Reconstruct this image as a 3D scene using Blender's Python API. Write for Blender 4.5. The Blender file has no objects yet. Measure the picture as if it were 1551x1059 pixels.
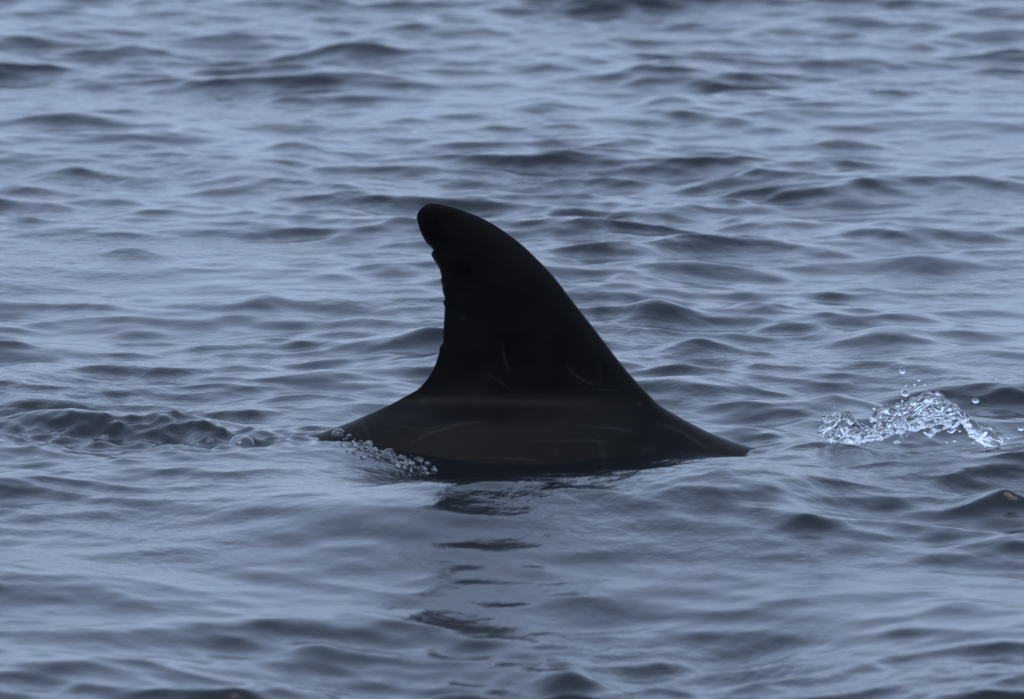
import bpy, bmesh, math, random
import numpy as np
from mathutils import Vector, noise

# ---------------------------------------------------------------- camera, sky, sun, exposure
SC = bpy.context.scene
COL = SC.collection
R = math.radians

K = 2.068 / 1551.0            # metres per photograph pixel at the fin
DIST = 25.0                   # camera to fin, a boat's deck away
TILT = R(8.0)                 # downward look
ZC = 0.187                    # height of the aimed point above the sea under the fin
CAM = Vector((0.0, -DIST * math.cos(TILT), ZC + DIST * math.sin(TILT)))

cam_d = bpy.data.cameras.new('camera')
cam = bpy.data.objects.new('camera', cam_d)
COL.objects.link(cam)
cam.location = CAM
cam.rotation_euler = (R(90) - TILT, 0, 0)
cam_d.sensor_width = 36.0
cam_d.lens = 36.0 * DIST / 2.068
cam_d.clip_start = 0.5
cam_d.clip_end = 6000.0
cam_d.dof.use_dof = True
cam_d.dof.focus_distance = DIST + 0.7
cam_d.dof.aperture_fstop = 8.0
SC.camera = cam

SUN_EL, SUN_AZ = R(60), R(-150)   # azimuth from +Y (beyond the fin), + to the right
world = bpy.data.worlds.new('World')
SC.world = world
world.use_nodes = True
wn, wl = world.node_tree.nodes, world.node_tree.links
wn.clear()
sky = wn.new('ShaderNodeTexSky')
sky.sky_type = 'NISHITA'
sky.sun_disc = False
sky.sun_elevation = SUN_EL
sky.sun_rotation = SUN_AZ
sky.air_density = 1.2
sky.dust_density = 3.0
sky.ozone_density = 2.0
cloud = wn.new('ShaderNodeMixRGB')           # an even cloud deck over the clear sky
cloud.inputs[0].default_value = 0.74
cloud.inputs[2].default_value = (5.3, 6.9, 10.1, 1)
bg = wn.new('ShaderNodeBackground')
bg.inputs[1].default_value = 0.15
out = wn.new('ShaderNodeOutputWorld')
wl.new(sky.outputs[0], cloud.inputs[1])
wl.new(cloud.outputs[0], bg.inputs[0])
wl.new(bg.outputs[0], out.inputs[0])

sun_d = bpy.data.lights.new('sun', 'SUN')
sun_d.energy = 0.5
sun_d.angle = R(25)
sun_d.color = (1.0, 0.985, 0.97)
sun = bpy.data.objects.new('sun', sun_d)
COL.objects.link(sun)
sdir = Vector((math.sin(SUN_AZ) * math.cos(SUN_EL), math.cos(SUN_AZ) * math.cos(SUN_EL), math.sin(SUN_EL)))
sun.rotation_euler = sdir.to_track_quat('Z', 'Y').to_euler()
sun.location = (0, 0, 20)

vs = SC.view_settings
vs.view_transform = 'Standard'
vs.look = 'None'
vs.gamma = 1.0
vs.use_curve_mapping = False
vs.exposure = 0.10
SC.cycles.max_bounces = 12
SC.cycles.transmission_bounces = 10
SC.cycles.caustics_reflective = False
SC.cycles.caustics_refractive = False

rng = np.random.default_rng(11)
random.seed(5)

# ---------------------------------------------------------------- helpers
def at(px, py, Y=0.0):
    """the point of the upright plane y=Y seen in direction px,py"""
    dx, dz = (px - 775.5) * K, -(py - 529.5) * K
    d = Vector((dx, DIST * math.cos(TILT) + dz * math.sin(TILT), -DIST * math.sin(TILT) + dz * math.cos(TILT)))
    return CAM + d * ((Y - CAM.y) / d.y)

def on_sea(px, py):
    """the point of the mean sea level seen in direction px,py"""
    dx, dz = (px - 775.5) * K, -(py - 529.5) * K
    d = Vector((dx, DIST * math.cos(TILT) + dz * math.sin(TILT), -DIST * math.sin(TILT) + dz * math.cos(TILT)))
    return CAM + d * (-CAM.z / d.z)

def tag(o, label=None, cat=None, group=None, kind=None):
    if label: o['label'] = label
    if cat: o['category'] = cat
    if group: o['group'] = group
    if kind: o['kind'] = kind
    return o

def principled(name):
    m = bpy.data.materials.new(name)
    m.use_nodes = True
    return m, m.node_tree.nodes, m.node_tree.links, m.node_tree.nodes['Principled BSDF']

def grid_mesh(name, co, nu, nv, closed_u=False):
    """co: (nv, nu, 3)"""
    me = bpy.data.meshes.new(name)
    me.vertices.add(nu * nv)
    me.vertices.foreach_set('co', co.astype(np.float32).ravel())
    idx = np.arange(nu * nv).reshape(nv, nu)
    if closed_u:
        idx = np.concatenate([idx, idx[:, :1]], 1)
    q = np.stack([idx[:-1, :-1], idx[:-1, 1:], idx[1:, 1:], idx[1:, :-1]], -1).reshape(-1, 4)
    me.loops.add(q.size)
    me.loops.foreach_set('vertex_index', q.astype(np.int32).ravel())
    me.polygons.add(len(q))
    me.polygons.foreach_set('loop_start', np.arange(0, q.size, 4, dtype=np.int32))
    me.polygons.foreach_set('use_smooth', np.ones(len(q), dtype=bool))
    me.update(calc_edges=True)
    return me

# ---------------------------------------------------------------- materials
def mat_sea():
    m, n, l, b = principled('sea_water')
    b.inputs['Base Color'].default_value = (0.0055, 0.0072, 0.0095, 1)
    b.inputs['Roughness'].default_value = 0.17   # ripple too small to see
    b.inputs['IOR'].default_value = 1.333
    tc = n.new('ShaderNodeTexCoord')
    mp = n.new('ShaderNodeMapping')
    mp.inputs['Scale'].default_value = (1.0, 0.8, 1.0)
    mp.inputs['Rotation'].default_value = (0, 0, 0.5)
    l.new(tc.outputs['Object'], mp.inputs[0])
    nz = n.new('ShaderNodeTexNoise')
    nz.inputs['Scale'].default_value = 32.0
    nz.inputs['Detail'].default_value = 3.0
    nz.inputs['Roughness'].default_value = 0.5
    l.new(mp.outputs[0], nz.inputs[0])
    pz = n.new('ShaderNodeTexNoise')           # gusts: patches of finer ripple
    pz.inputs['Scale'].default_value = 0.9
    pz.inputs['Detail'].default_value = 2.0
    l.new(tc.outputs['Object'], pz.inputs[0])
    rp = n.new('ShaderNodeMapRange')
    rp.inputs[1].default_value = 0.42
    rp.inputs[2].default_value = 0.68
    rp.inputs[3].default_value = 0.16
    rp.inputs[4].default_value = 0.65
    l.new(pz.outputs[0], rp.inputs[0])
    bp = n.new('ShaderNodeBump')
    bp.inputs['Distance'].default_value = 0.009
    l.new(rp.outputs[0], bp.inputs['Strength'])
    l.new(nz.outputs[0], bp.inputs['Height'])
    l.new(bp.outputs[0], b.inputs['Normal'])
    return m

def mat_skin():
    m, n, l, b = principled('whale_skin')
    b.inputs['IOR'].default_value = 1.36
    b.inputs['Specular IOR Level'].default_value = 0.15
    at_ = n.new('ShaderNodeAttribute'); at_.attribute_name = 'scar_rimlight'
    tc = n.new('ShaderNodeTexCoord')
    nz = n.new('ShaderNodeTexNoise'); nz.inputs['Scale'].default_value = 14; nz.inputs['Detail'].default_value = 6
    l.new(tc.outputs['Object'], nz.inputs[0])
    fine = n.new('ShaderNodeTexNoise'); fine.inputs['Scale'].default_value = 160; fine.inputs['Detail'].default_value = 3
    l.new(tc.outputs['Object'], fine.inputs[0])
    ramp = n.new('ShaderNodeValToRGB')
    ramp.color_ramp.elements[0].position = 0.35; ramp.color_ramp.elements[0].color = (0.0012, 0.0011, 0.0010, 1)
    ramp.color_ramp.elements[1].position = 0.7; ramp.color_ramp.elements[1].color = (0.0048, 0.0045, 0.0042, 1)
    l.new(nz.outputs[0], ramp.inputs[0])
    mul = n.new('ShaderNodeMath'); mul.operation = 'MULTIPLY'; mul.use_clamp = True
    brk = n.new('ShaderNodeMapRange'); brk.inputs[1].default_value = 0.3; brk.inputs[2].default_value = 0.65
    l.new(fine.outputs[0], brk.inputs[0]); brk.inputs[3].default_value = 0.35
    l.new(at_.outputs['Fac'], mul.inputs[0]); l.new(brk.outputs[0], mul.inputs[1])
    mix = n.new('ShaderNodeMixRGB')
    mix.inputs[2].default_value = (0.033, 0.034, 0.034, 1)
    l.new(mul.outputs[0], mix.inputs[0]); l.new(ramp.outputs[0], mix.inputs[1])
    l.new(mix.outputs[0], b.inputs['Base Color'])
    rr = n.new('ShaderNodeMapRange'); rr.inputs[3].default_value = 0.38; rr.inputs[4].default_value = 0.58
    l.new(nz.outputs[0], rr.inputs[0]); l.new(rr.outputs[0], b.inputs['Roughness'])
    bp = n.new('ShaderNodeBump'); bp.inputs['Strength'].default_value = 0.12; bp.inputs['Distance'].default_value = 0.004
    l.new(nz.outputs[0], bp.inputs['Height']); l.new(bp.outputs[0], b.inputs['Normal'])
    return m

def mat_clear():
    m, n, l, b = principled('clear_water')
    b.inputs['Base Color'].default_value = (0.95, 0.97, 1, 1)
    b.inputs['Roughness'].default_value = 0.02
    b.inputs['IOR'].default_value = 1.333
    tc = n.new('ShaderNodeTexCoord')
    nz = n.new('ShaderNodeTexNoise'); nz.inputs['Scale'].default_value = 60; nz.inputs['Detail'].default_value = 3
    l.new(tc.outputs['Object'], nz.inputs[0])
    air = n.new('ShaderNodeTexNoise'); air.inputs['Scale'].default_value = 45; air.inputs['Detail'].default_value = 4
    l.new(tc.outputs['Object'], air.inputs[0])
    ar = n.new('ShaderNodeMapRange'); ar.inputs[1].default_value = 0.48; ar.inputs[2].default_value = 0.72   # whiter where air is beaten in
    ar.inputs[3].default_value = 0.99; ar.inputs[4].default_value = 0.75
    l.new(air.outputs[0], ar.inputs[0]); l.new(ar.outputs[0], b.inputs['Transmission Weight'])
    bp = n.new('ShaderNodeBump'); bp.inputs['Strength'].default_value = 0.22; bp.inputs['Distance'].default_value = 0.004
    l.new(nz.outputs[0], bp.inputs['Height']); l.new(bp.outputs[0], b.inputs['Normal'])
    return m

def mat_bubble():
    m = bpy.data.materials.new('bubble_film')
    m.use_nodes = True
    n, l = m.node_tree.nodes, m.node_tree.links
    n.clear()
    o = n.new('ShaderNodeOutputMaterial')
    mix = n.new('ShaderNodeMixShader')
    tr = n.new('ShaderNodeBsdfTransparent')
    gl = n.new('ShaderNodeBsdfGlossy'); gl.inputs['Roughness'].default_value = 0.04
    fr = n.new('ShaderNodeLayerWeight'); fr.inputs[0].default_value = 0.5
    pw = n.new('ShaderNodeMath'); pw.operation = 'POWER'; pw.inputs[1].default_value = 3.5
    l.new(fr.outputs['Facing'], pw.inputs[0])
    mu = n.new('ShaderNodeMath'); mu.operation = 'MULTIPLY_ADD'; mu.use_clamp = True
    mu.inputs[1].default_value = 0.85; mu.inputs[2].default_value = 0.06
    l.new(pw.outputs[0], mu.inputs[0]); l.new(mu.outputs[0], mix.inputs[0])
    l.new(tr.outputs[0], mix.inputs[1]); l.new(gl.outputs[0], mix.inputs[2])
    l.new(mix.outputs[0], o.inputs[0])
    return m

SEA, SKIN, CLEAR, FILM = mat_sea(), mat_skin(), mat_clear(), mat_bubble()

# ---------------------------------------------------------------- the sea
def graded(lo, hi, step, reach, growth):
    c = list(np.arange(lo, hi + 1e-6, step))
    a, s = lo, step
    left = []
    while a > -reach:
        s *= growth; a -= s; left.append(a)
    b, s = hi, step
    right = []
    while b < reach:
        s *= growth; b += s; right.append(b)
    return np.array(left[::-1] + c + right)

GX = graded(-1.75, 1.75, 0.0075, 3000, 1.045)
GY = np.concatenate([graded(-5.0, -0.9, 0.017, 3000, 1.05)[:-1]])
GY = GY[GY < -0.9]
mid = np.arange(-0.9, 0.9, 0.010)
far = graded(0.9, 10.5, 0.017, 3000, 1.05)
far = far[far >= 0.9]
GY = np.concatenate([GY, mid, far])
sx, sy = np.gradient(GX), np.gradient(GY)

def wave_set(n, lmin, lmax, slope, spread, seed, weight, main=R(80)):
    g = np.random.default_rng(seed)
    lam = np.exp(g.uniform(math.log(lmin), math.log(lmax), n))
    th = main + g.normal(0, spread, n) + np.where(g.random(n) < 0.3, math.pi, 0)
    k = 2 * math.pi / lam
    s = slope * math.sqrt(2.0 / n) * weight(lam) * (0.6 + 0.8 * g.random(n))
    a = s / k
    ph = g.uniform(0, 2 * math.pi, n)
    return k, th, a, ph

def field(ws, chop):
    """heights and sideways shifts of a wave set over the grid, as matrix products"""
    k, th, a, ph = ws
    kx, ky = k * np.cos(th), k * np.sin(th)
    fx = 1 / (1 + np.exp(np.clip((np.abs(kx)[None] * sx[:, None] - 1.6) * 6, -40, 40)))
    fy = 1 / (1 + np.exp(np.clip((np.abs(ky)[None] * sy[:, None] - 1.6) * 6, -40, 40)))
    A = (np.exp(1j * (GX[:, None] * kx[None])) * fx).astype(np.complex64)
    B = (np.exp(1j * (GY[:, None] * ky[None] + ph[None])) * fy * a[None]).astype(np.complex64)
    h = B @ A.T
    dx = (B * (np.cos(th))[None]) @ A.T
    dy = (B * (np.sin(th))[None]) @ A.T
    return h.real, -chop * dx.imag, -chop * dy.imag

X, Y = np.meshgrid(GX, GY)
def gauss(cx, cy, rx, ry, ang=0.0):
    u = (X - cx) * math.cos(ang) + (Y - cy) * math.sin(ang)
    v = -(X - cx) * math.sin(ang) + (Y - cy) * math.cos(ang)
    return np.exp(-(u / rx) ** 2 - (v / ry) ** 2)

main_w = lambda lam: np.where(lam < 0.13, (lam / 0.13) ** 0.8, np.where(lam > 0.36, (0.36 / lam) ** 0.9, 1.0))
H, DX, DY = field(wave_set(1300, 0.045, 7.0, 0.20, R(36), 3, main_w, R(86)), 1.4)

# calmer in the lee of the animal and where its back smooths the sea
calm = 1 - 0.55 * gauss(0.0, -0.05, 0.6, 0.35) - 0.25 * gauss(0.9, -0.1, 0.4, 0.3)
# groups of steeper and of flatter sea
gh, _, _ = field(wave_set(60, 0.9, 4.0, 1.0, R(90), 21, lambda L: L * 0 + 1), 0.0)
gh = gh / gh[200:1000, 200:-200].std()
steep = np.clip(0.95 + 0.32 * gh, 0.4, 1.5) * (1 + 0.35 * gauss(0.75, 1.3, 0.9, 1.6) + 0.45 * gauss(0.0, -2.2, 1.3, 1.5))
H *= calm * steep; DX *= calm * steep; DY *= calm * steep

DY -= 0.7 * H                                # crests lean towards the boat

# torn water: the wake to the left, the wash at the tail side of the back, below the splash
TH, TX, TY = field(wave_set(600, 0.028, 0.13, 0.36, R(60), 8, lambda L: L * 0 + 1), 0.6)
w1 = on_sea(120, 665); w2 = on_sea(300, 668); w3 = on_sea(450, 668)
torn = 1.0 * gauss(w1.x, w1.y + 0.05, 0.42, 0.16) + 0.55 * gauss(w2.x, w2.y, 0.22, 0.16) + 0.45 * gauss(w3.x, w3.y, 0.22, 0.12)
torn += 0.35 * gauss(0.52, 0.02, 0.14, 0.16) + 0.35 * gauss(0.83, 0.05, 0.22, 0.2)
torn = np.clip(torn, 0, 1.2)
H += 0.95 * TH * torn; DX += 0.95 * TX * torn; DY += 0.95 * TY * torn

# single crests: where they stand on the sea (m), half length, half width, height, bearing
def crest(px, py, half_px, h, w, ang=0.0):
    global H
    p = on_sea(px, py)
    H += 0.72 * h * gauss(p.x, p.y, half_px * K, w * 0.72, ang)
for c in [
    (1170, 345, 80, 0.040, 0.16, 0.10), (1330, 350, 90, 0.025, 0.2, -0.1), (880, 948, 50, 0.034, 0.11, 0.05),
    (480, 925, 45, 0.030, 0.10, 0.0), (175, 1042, 55, 0.034, 0.10, 0.0), (440, 985, 80, 0.026, 0.10, 0.25),
    (1000, 475, 60, 0.035, 0.14, 0.1), (445, 225, 60, 0.034, 0.17, 0.1), (120, 185, 110, 0.036, 0.16, 0.1),
    (520, 80, 80, 0.034, 0.18, 0.0), (1060, 590, 130, 0.045, 0.17, -0.15), (1250, 615, 110, 0.040, 0.15, -0.2),
    (1390, 400, 80, 0.035, 0.15, 0.2), (395, 460, 40, 0.026, 0.11, 0.2), (1060, 530, 70, 0.030, 0.13, 0.1),
    (1340, 505, 90, 0.035, 0.16, -0.2), (610, 520, 60, 0.030, 0.12, 0.1), (1010, 160, 60, 0.03, 0.16, 0.1),
    (820, 155, 60, 0.03, 0.16, 0.0), (1290, 220, 70, 0.03, 0.16, -0.1), (190, 385, 50, 0.025, 0.12, 0.2),
    (140, 645, 170, 0.054, 0.13, 0.0), (280, 655, 70, 0.034, 0.12, -0.2), (1430, 640, 90, 0.035, 0.12, -0.1),
    (110, 260, 70, 0.03, 0.18, 0.1), (390, 275, 90, 0.028, 0.16, 0.0), (1480, 760, 60, 0.02, 0.14, 0.0),
    (700, 975, 60, 0.022, 0.12, 0.15), (980, 985, 40, 0.02, 0.1, -0.1), (1440, 895, 50, 0.022, 0.12, 0.0)]:
    crest(*c)
# the trough drawn down along the flank, the small bow swell beside it
H += -0.058 * gauss(0.02, -0.34, 0.27, 0.24)
H += 0.010 * gauss(-0.36, -0.10, 0.18, 0.25) - 0.020 * gauss(0.46, -0.02, 0.10, 0.2) - 0.032 * gauss(0.84, -0.05, 0.22, 0.2)
# the swell between boat and whale: steeper behind, a long face towards the boat
yc = -0.84 + 0.10 * np.sin(X * 4.0) + 0.05 * np.sin(X * 9.0 + 1.0)
t_ = Y - yc
win = np.exp(-(np.abs(X - 0.10) / 0.55) ** 4)
rear = np.exp(-(np.maximum(t_, 0) / 0.36) ** 2)
tf = np.minimum(t_, 0)
face = 0.5 * (1 - np.clip(-tf / 0.62, 0, 1)) ** 1.3 + 0.5 * np.exp(tf / 0.5)
H += (0.060 + 0.006 * np.sin(X * 13 + 2.0) - 0.014 * np.exp(-((X + 0.08) / 0.10) ** 2)) * np.where(t_ > 0, rear, face) * win
# beyond it the sea falls gently away in front of the boat, then comes back to level
fall = np.interp(GY, [-30, -22, -14, -9, -6.5, -5.2, -2.05, -0.95, -0.5], [0, -0.03, -0.10, -0.17, -0.215, -0.215, -0.100, -0.008, 0])
fall = np.convolve(np.pad(np.interp(np.linspace(-40, 40, 8001), GY, fall), 25, mode='edge'), np.hanning(51) / np.hanning(51).sum(), 'valid')
H += np.interp(GY, np.linspace(-40, 40, 8001), fall)[:, None] * (0.35 * np.exp(-(X / 9.0) ** 2) + 0.65 * np.exp(-(np.abs(X) / 0.62) ** 3))

def smooth_damp():
    r = np.sqrt((X / 60) ** 2 + ((Y - 2) / 60) ** 2)
    return 1 / (1 + r ** 2)
D = smooth_damp()
sea_me = grid_mesh('sea', np.stack([X + DX * D, Y + DY * D, H * D], -1), len(GX), len(GY))
sea_me.materials.append(SEA)
sea = bpy.data.objects.new('sea', sea_me)
COL.objects.link(sea)
tag(sea, 'grey blue choppy sea water under an overcast sky', kind='structure')

PX, PY, PZ = X + DX * D, Y + DY * D, H * D
fy0, fy1 = np.searchsorted(GY, -2.0), np.searchsorted(GY, 2.0)
fx0, fx1 = np.searchsorted(GX, -2.0), np.searchsorted(GX, 2.0)
SXs, SYs, SZs = PX[fy0:fy1, fx0:fx1].ravel(), PY[fy0:fy1, fx0:fx1].ravel(), PZ[fy0:fy1, fx0:fx1].ravel()
def sea_z(x, y):
    i = np.argmin((SXs - x) ** 2 + (SYs - y) ** 2)
    return float(SZs[i])

# ---------------------------------------------------------------- the whale: one skin, stacked level outlines
PY0 = 668.0
def zp(py): return (PY0 - py) * K / math.cos(TILT)
def xp(px): return (px - 775.5) * K
def z1(p): return (560 + p[0] / 3.102, 280 + p[1] / 3.102)
def z2(p): return (460 + p[0] / 2.2157, 560 + p[1] / 2.2157)
lead = [z1(p) for p in [(292, 76), (330, 79), (365, 86), (400, 96), (440, 109), (480, 125), (520, 141), (560, 161), (600, 186), (640, 214),
        (680, 243), (720, 275), (755, 309), (790, 344), (825, 379), (860, 416), (890, 455), (920, 495), (980, 574), (1040, 650), (1100, 730),
        (1160, 810), (1220, 885), (1280, 950), (1330, 1002)]]
lead += [z2(p) for p in [(1190, 116), (1225, 138), (1260, 157), (1300, 180), (1340, 201), (1380, 220), (1420, 236), (1460, 250), (1500, 262)]]
lead += [(1175, 690), (1290, 715), (1420, 745), (1640, 830), (1750, 930), (1640, 1040), (1300, 1120), (1000, 1145)]
trail = [z1(p) for p in [(288, 76), (268, 83), (250, 94), (236, 108), (226, 124), (221, 143), (224, 160), (230, 180), (238, 205), (248, 230),
        (262, 256), (274, 271), (284, 279), (293, 288), (299, 297), (295, 307), (289, 316), (292, 326), (300, 340), (311, 358), (324, 378), (331, 396),
        (336, 415), (338, 430), (332, 438), (337, 450), (342, 470), (343, 492), (346, 505), (353, 521), (353, 530), (346, 540),
        (346, 550), (352, 563), (352, 590), (350, 625), (348, 660), (345, 690), (345, 738), (334, 747), (329, 760), (325, 790), (314, 825), (300, 860), (285, 888), (268, 912), (245, 940), (222, 961), (150, 1001)]]
trail += [z2(p) for p in [(300, 111), (250, 134), (200, 156), (160, 174), (120, 190), (85, 203), (60, 212)]]
trail += [(430, 672), (320, 700), (180, 735), (-60, 800), (-420, 900), (-260, 1000), (300, 1120), (700, 1145)]
lead, trail = np.array(lead), np.array(trail)

half_w = np.array([  # photo row -> half thickness (m), from fin edge to flank
    (304, 0.003), (312, 0.009), (340, 0.014), (400, 0.021), (480, 0.028), (560, 0.034), (590, 0.038), (602, 0.042), (608, 0.051),
    (614, 0.062), (622, 0.075), (634, 0.091), (648, 0.107), (662, 0.121), (680, 0.138), (700, 0.155), (730, 0.18), (790, 0.25), (870, 0.34), (950, 0.36), (1050, 0.28), (1110, 0.16), (1145, 0.01)])
rows = np.concatenate([304.55 + 8 * np.linspace(0, 1, 22) ** 2, np.arange(313, 735, 1.0), np.linspace(736, 1144.5, 60)])
NU = 400
ph = np.linspace(0, 2 * math.pi, NU, endpoint=False)
co = np.zeros((len(rows), NU, 3))
ROLL = R(4.0)
def soft(table, rs, sig):
    """table column over rows, smoothed along the height (less at the tip)"""
    out_ = np.zeros(len(rs))
    for q, wq in zip(np.linspace(-2, 2, 17), np.exp(-np.linspace(-2, 2, 17) ** 2 / 2)):
        sg = np.minimum(sig, np.maximum((rs - 304.5) * 0.3, 0.02))
        out_ += wq * np.interp(rs + q * sg, table[:, 0], table[:, 1])
    return out_ / np.exp(-np.linspace(-2, 2, 17) ** 2 / 2).sum()
LE, TE = lead[:, ::-1], trail[:, ::-1]
r_xr, r_xl = soft(LE, rows, 7), soft(TE, rows, 9)
r_nick = soft(TE, rows, 0.8) - r_xl          # torn notches of the trailing edge
r_w = soft(half_w, rows, 8)
for i, r in enumerate(rows):
    z = zp(r)
    c, s = np.cos(ph), np.sin(ph)
    u = 0.5 + 0.5 * c                         # 0 trailing .. 1 leading
    body = np.clip((r - 596) / 44, 0, 1); body = body * body * (3 - 2 * body)
    foil = np.sign(s) * np.abs(s) ** 0.9 * (0.45 + 0.75 * u) * np.where(u < 0.3, 0.35 + 0.65 * (u / 0.3), 1)
    flank = np.sign(s) * np.abs(s) ** 1.05
    yy = r_w[i] * ((1 - body) * foil + body * flank)
    x = xp(r_xl[i]) + (xp(r_xr[i]) - xp(r_xl[i])) * u + r_nick[i] * K * np.clip(1 - u / 0.12, 0, 1) ** 2
    co[i, :, 0] = x
    co[i, :, 1] = yy - math.tan(ROLL) * z
    co[i, :, 2] = z
me = grid_mesh('whale', co, NU, len(rows), closed_u=True)
bm = bmesh.new(); bm.from_mesh(me)
bm.verts.ensure_lookup_table()
bm.faces.new([bm.verts[j] for j in range(NU)])
bm.faces.new([bm.verts[(len(rows) - 1) * NU + j] for j in range(NU)][::-1])
bmesh.ops.recalc_face_normals(bm, faces=bm.faces)
for f in bm.faces: f.smooth = True
bm.to_mesh(me); bm.free()
# old scars and scratches, plus the fin's painted rim light, as skin pigment
V = co.reshape(-1, 3)
def scar_rimlight(lines):
    out_ = np.zeros(len(V))
    pxs, pys = V[:, 0] / K + 775.5, None
    # row on the picture of a skin point, from height and nearness
    pys = PY0 - V[:, 2] * math.cos(TILT) / K - V[:, 1] * math.sin(TILT) / K
    front = V[:, 1] < 0.02
    for pts, wpx, st in lines:
        best, along = np.full(len(V), 1e9), np.zeros(len(V))
        m_ = len(pts) - 1
        for q, (a, b) in enumerate(zip(pts[:-1], pts[1:])):
            d = np.array(b, float) - np.array(a, float)
            t = np.clip(((pxs - a[0]) * d[0] + (pys - a[1]) * d[1]) / (d ** 2).sum(), 0, 1)
            ds = np.hypot(pxs - a[0] - t * d[0], pys - a[1] - t * d[1])
            along = np.where(ds < best, (q + t) / m_, along)
            best = np.minimum(best, ds)
        taper = 0.25 + 0.75 * np.sin(np.pi * np.clip(along * 0.92 + 0.04, 0, 1))
        out_ = np.maximum(out_, st * taper * np.exp(-(best / (wpx * (0.5 + 0.4 * taper))) ** 2) * front)
    return out_
scar_rimlight_lines = [
    ([(760, 517), (763, 540), (768, 555), (772, 566)], 2.0, 0.55), ([(735, 562), (752, 575), (776, 590)], 2.4, 0.3),
    ([(857, 553), (872, 568), (890, 580), (918, 582)], 2.2, 0.5), ([(908, 545), (911, 590)], 2.0, 0.25), ([(880, 588), (945, 592)], 2, 0.25),
    ([(700, 478), (704, 486)], 5, 0.3), ([(637, 605), (645, 609)], 6, 0.35), ([(725, 397), (728, 399)], 4, 0.18),
    ([(622, 672), (650, 656), (690, 643), (735, 637)], 2.6, 0.5), ([(580, 640), (640, 650), (700, 640)], 2.0, 0.2),
    ([(880, 645), (930, 648), (965, 655)], 2.2, 0.45), ([(740, 692), (790, 694), (820, 697)], 2.2, 0.4), ([(800, 668), (900, 666), (920, 671)], 2.2, 0.35),
    ([(908, 668), (916, 700), (922, 708)], 3.5, 0.5), ([(995, 640), (1030, 652), (1060, 672), (1085, 684)], 3, 0.45), ([(965, 612), (972, 611)], 3.5, 0.5),
    ([(838, 675), (842, 690)], 3, 0.3), ([(970, 682), (985, 680)], 4, 0.3), ([(525, 648), (545, 635), (560, 660)], 4, 0.3), ([(508, 652), (535, 640)], 6, 0.22)]
edge = [(q[0] + 0.5, q[1]) for q in trail if 322 < q[1] < 530]      # rim of light along the trailing edge, painted as pale skin colour
scar_rimlight_lines.append((edge, 2.2, 0.9))
att = me.attributes.new('scar_rimlight', 'FLOAT', 'POINT')
att.data.foreach_set('value', scar_rimlight(scar_rimlight_lines).astype(np.float32))
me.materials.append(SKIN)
whale = bpy.data.objects.new('whale', me)
COL.objects.link(whale)
tag(whale, 'black whale back with tall curved dorsal fin breaking the water surface', 'whale')

# ---------------------------------------------------------------- splash thrown up ahead of the whale
bpy.context.view_layer.update()
DG = bpy.context.evaluated_depsgraph_get()
def surface(px, py):
    """the point of sea or skin met in direction px,py"""
    d = (at(px, py, 0) - CAM).normalized()
    hit, loc, nor, _, _, _ = SC.ray_cast(DG, CAM, d)
    return loc if hit else on_sea(px, py)

def blob_mesh(name, blobs, voxel, smooth, mat, disp=0.0, grain=0.018):
    bm = bmesh.new()
    for (p, r, d) in blobs:                   # p place, r radii along/across, d direction
        geo = bmesh.ops.create_icosphere(bm, subdivisions=2, radius=1.0)
        q = d.to_track_quat('X', 'Z')
        for v in geo['verts']:
            v.co = q @ Vector((v.co.x * r[0], v.co.y * r[1], v.co.z * r[2])) + p
    m_ = bpy.data.meshes.new(name)
    bm.to_mesh(m_); bm.free()
    o = bpy.data.objects.new(name, m_)
    COL.objects.link(o)
    rm = o.modifiers.new('join', 'REMESH'); rm.mode = 'VOXEL'; rm.voxel_size = voxel; rm.use_smooth_shade = True
    if disp:
        tx = bpy.data.textures.new(name + '_lumps', 'CLOUDS'); tx.noise_scale = grain; tx.noise_depth = 2
        dm = o.modifiers.new('lumps', 'DISPLACE'); dm.texture = tx; dm.strength = disp; dm.mid_level = 0.5; dm.texture_coords = 'GLOBAL'
    sm = o.modifiers.new('soften', 'SMOOTH'); sm.iterations = smooth; sm.factor = 0.5
    m_.materials.append(mat)
    return o

def ribbon(pts, wid, thick, n, jit, out_list):
    """a band of water along a line of points (px, py, y); wide across the depth, thin across its face"""
    P = [at(a, b, c) for a, b, c in pts]
    for i in range(n):
        t = i / (n - 1) * (len(P) - 1)
        j = min(int(t), len(P) - 2)
        p = P[j].lerp(P[j + 1], t - j)
        d = (P[j + 1] - P[j]).normalized()
        d = (d + Vector((random.gauss(0, .3), random.gauss(0, .3), random.gauss(0, .3)))).normalized()
        p = p + Vector((random.gauss(0, jit), random.gauss(0, jit * 2), random.gauss(0, jit)))
        out_list.append((p, (wid * random.uniform(1.0, 2.2), wid * random.uniform(0.5, 1.6), thick * random.uniform(0.5, 1.4)), d))

sp = []
# left lump and its foot
ribbon([(1246, 692, 0.0), (1252, 672, 0), (1256, 655, 0), (1262, 640, 0)], 0.009, 0.007, 26, 0.004, sp)
ribbon([(1247, 648, 0.0), (1262, 634, 0), (1282, 630, 0), (1296, 644, 0.01), (1304, 656, 0.02)], 0.009, 0.006, 30, 0.004, sp)
ribbon([(1256, 690, -0.02), (1280, 684, -0.02), (1288, 668, 0), (1300, 656, 0)], 0.008, 0.006, 26, 0.005, sp)
ribbon([(1264, 668, 0), (1285, 655, 0), (1300, 650, 0)], 0.010, 0.006, 20, 0.006, sp)
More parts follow.
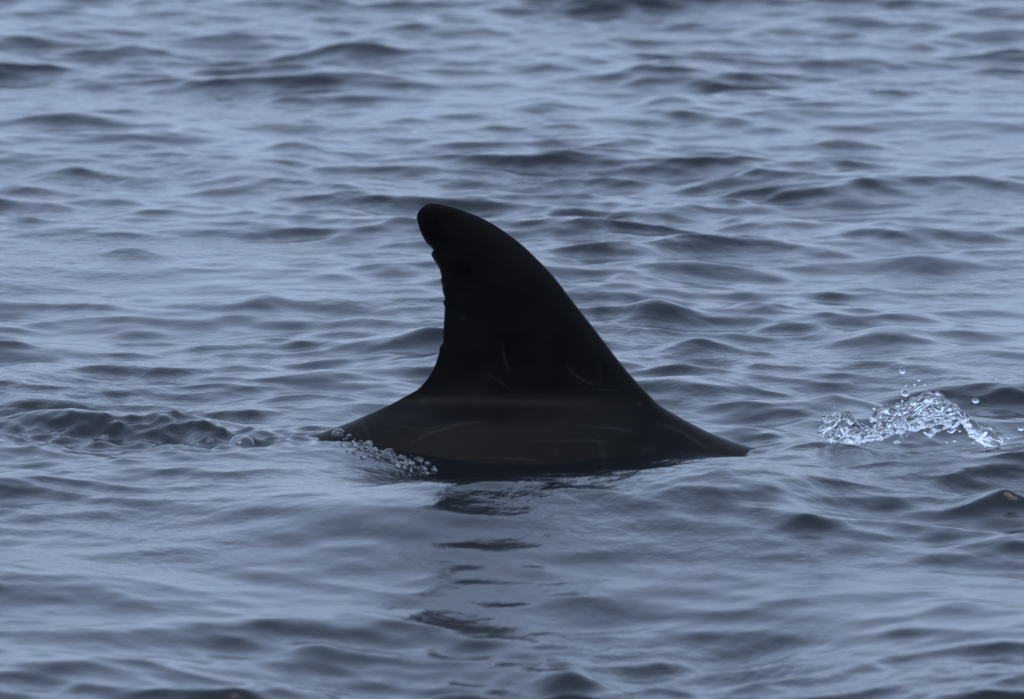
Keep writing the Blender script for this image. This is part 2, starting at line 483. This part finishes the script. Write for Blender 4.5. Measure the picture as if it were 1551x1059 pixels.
# ribbon to the middle
ribbon([(1290, 652, 0.0), (1312, 656, 0.01), (1340, 655, 0.02)], 0.010, 0.006, 26, 0.004, sp)
ribbon([(1330, 652, 0.0), (1350, 636, 0), (1380, 622, 0), (1400, 606, 0)], 0.010, 0.006, 40, 0.005, sp)
ribbon([(1326, 632, 0.02), (1342, 620, 0.02), (1368, 625, 0.01)], 0.008, 0.006, 20, 0.003, sp)
ribbon([(1335, 655, 0.02), (1375, 645, 0.0), (1410, 638, 0.0), (1445, 630, 0)], 0.010, 0.006, 44, 0.005, sp)
ribbon([(1396, 604, 0.0), (1408, 602, 0), (1428, 611, 0.01), (1438, 622, 0.02), (1454, 630, 0.02)], 0.009, 0.007, 36, 0.004, sp)
ribbon([(1398, 610, 0.0), (1402, 625, 0), (1412, 640, 0.01)], 0.009, 0.005, 20, 0.004, sp)
ribbon([(1404, 656, -0.02), (1425, 648, -0.02), (1452, 640, -0.01)], 0.006, 0.005, 24, 0.002, sp)
ribbon([(1360, 668, -0.02), (1372, 660, -0.02)], 0.006, 0.004, 5, 0.001, sp)
# right arm sliding down to the sea
ribbon([(1450, 626, 0.02), (1466, 640, 0.02), (1487, 656, 0.01), (1502, 667, 0.0), (1510, 676, 0)], 0.011, 0.008, 40, 0.0015, sp)
ribbon([(1460, 642, 0.0), (1480, 660, 0), (1498, 676, 0)], 0.010, 0.004, 24, 0.0015, sp)
ribbon([(1493, 652, 0.0), (1503, 660, 0), (1513, 670, 0)], 0.009, 0.008, 10, 0.002, sp)
# thin sheets stretched between the ribbons, thrown tatters
ribbon([(1335, 645, 0.02), (1370, 634, 0.01), (1400, 622, 0.01), (1430, 622, 0.02)], 0.012, 0.0045, 44, 0.006, sp)
ribbon([(1350, 650, 0.03), (1390, 636, 0.03), (1435, 634, 0.03)], 0.012, 0.0045, 40, 0.006, sp)
ribbon([(1262, 655, 0.02), (1280, 645, 0.02), (1296, 662, 0.01), (1318, 660, 0.0)], 0.011, 0.005, 34, 0.006, sp)
for px_, py_, n_ in [(1375, 612, 10), (1410, 603, 12), (1340, 624, 8), (1265, 634, 10), (1440, 650, 8), (1300, 664, 8), (1505, 664, 8)]:
    for q in range(n_):
        p = at(px_ + random.gauss(0, 12), py_ + random.gauss(0, 6), random.gauss(0, 0.015))
        r = random.uniform(0.0022, 0.005)
        sp.append((p, (r * random.uniform(1, 2.2), r, r), Vector((random.gauss(0, 1), random.gauss(0, 1), random.gauss(0, 1)))))
splash = blob_mesh('splash', sp, 0.0022, 3, CLEAR, 0.008, 0.016)
tag(splash, 'clear glassy arch of splashing water to the right of the fin', 'splash')

def drop(px, py, rpx, Y, label, group=None, sq=(1, 1, 1), ang=0.0):
    bm = bmesh.new()
    bmesh.ops.create_icosphere(bm, subdivisions=3, radius=1.0)
    seed = Vector((px * 0.37, py * 0.21, 0))
    for v in bm.verts:
        n_ = noise.noise(v.co * 1.1 + seed)
        v.co = v.co * (1 + 0.16 * n_)
        v.co = Vector((v.co.x * sq[0], v.co.y * sq[1], v.co.z * sq[2])) * rpx * K
    for f in bm.faces: f.smooth = True
    m_ = bpy.data.meshes.new('water_droplet')
    bm.to_mesh(m_); bm.free()
    m_.materials.append(CLEAR)
    o = bpy.data.objects.new('water_droplet', m_)
    o.location = at(px, py, Y); o.rotation_euler = (0, ang, 0)
    COL.objects.link(o)
    return tag(o, label, 'droplet', group)
G = 'droplets flying around the splash'
drop(1367, 562, 5.2, 0, 'highest water droplet, flying well above the splash', G, (0.95, 0.9, 1.1))
drop(1371, 596, 5.5, 0, 'large droplet just above the left half of the splash crest', G, (1.1, 1, 0.9))
drop(1360, 614, 3.6, 0.01, 'small droplet touching the upper left edge of the splash', G)
drop(1478, 607, 4.8, 0, 'lone droplet flying above the right arm of the splash', G, (1.15, 1, 0.85))
drop(1546, 649, 4.6, 0, 'droplet at the far right edge of the photo', G, (1.1, 1, 0.9))
drop(1508, 573, 2.0, 0, 'tiny droplet alone high up, farthest to the upper right', G)
for px, py, r in [(1392, 575, 2.8), (1385, 582, 2.3), (1372, 584, 2.0), (1401, 583, 2.0)]:
    drop(px, py, r, 0, 'tiny droplet in the close cluster of four above the splash', 'cluster of tiny droplets above the splash')
drop(1365, 664, 4.2, -0.03, 'long slanted drop falling below the middle of the splash', G, (2.0, 1, 0.9), R(-38))
for px, py, r in [(1434, 669, 2.2), (1446, 667, 3.0), (1474, 670, 2.4)]:
    drop(px, py, r, -0.02, 'tiny droplet in the short row beneath the right arm of the splash', 'droplets falling beneath the splash')

# ---------------------------------------------------------------- bubbles and wash along the whale's near side
def bubble(px, py, rpx, label, group=None, lift=0.25):
    p = surface(px, py + rpx * 0.6)
    bm = bmesh.new()
    bmesh.ops.create_uvsphere(bm, u_segments=20, v_segments=14, radius=rpx * K)
    for v in bm.verts:
        v.co.z *= 0.94
    for f in bm.faces: f.smooth = True
    m_ = bpy.data.meshes.new('bubble')
    bm.to_mesh(m_); bm.free()
    m_.materials.append(FILM)
    o = bpy.data.objects.new('bubble', m_)
    o.location = (p.x, p.y, p.z + rpx * K * lift)
    COL.objects.link(o)
    return tag(o, label, 'bubble', group)
bubble(366, 660, 22, 'largest clear bubble floating in the wake left of the whale', lift=-0.25)
bubble(513, 655, 11, 'round bubble against the rear end of the whale back', lift=0.2)
bubble(158, 663, 8, 'small bubble farthest left in the dark torn wake')
bubble(318, 668, 7, 'small bubble just left of the largest bubble')
bubble(590, 686, 12, 'shiny bubble in the middle of the wash on the whale flank')
GB = 'little bubbles in the wash at the waterline'
for i in range(18):
    t = random.random()
    a = Vector((500, 662)).lerp(Vector((650, 706)), t)
    bubble(a.x + random.gauss(0, 5), a.y + random.gauss(0, 5), random.choice((1.6, 2, 2.5, 3, 3.6, 4.5, 6.5)), 'little bubble in the frothy wash along the rear left of the whale back', GB)

wash = []
for i in range(130):
    t = i / 129
    a = Vector((500, 662)).lerp(Vector((648, 712)), t)
    p = surface(a.x + random.gauss(0, 5), a.y + random.gauss(0, 4) + (6 if random.random() < 0.25 else 0))
    if t < 0.1 or noise.noise(Vector((t * 9, 0, 0))) < -0.15: continue
    r = random.uniform(0.002, 0.0055) * (1.5 if random.random() < 0.1 else 1)
    wash.append((p + Vector((0, 0, r * 0.3)), (r * 1.3, r * 1.5, r), Vector((1, random.gauss(0, .3), random.gauss(0, .2)))))
froth = blob_mesh('froth', wash, 0.0018, 2, CLEAR, 0.004, 0.010)
tag(froth, 'frothy rim of clear water washing over the rear of the whale back', 'froth', kind='stuff')
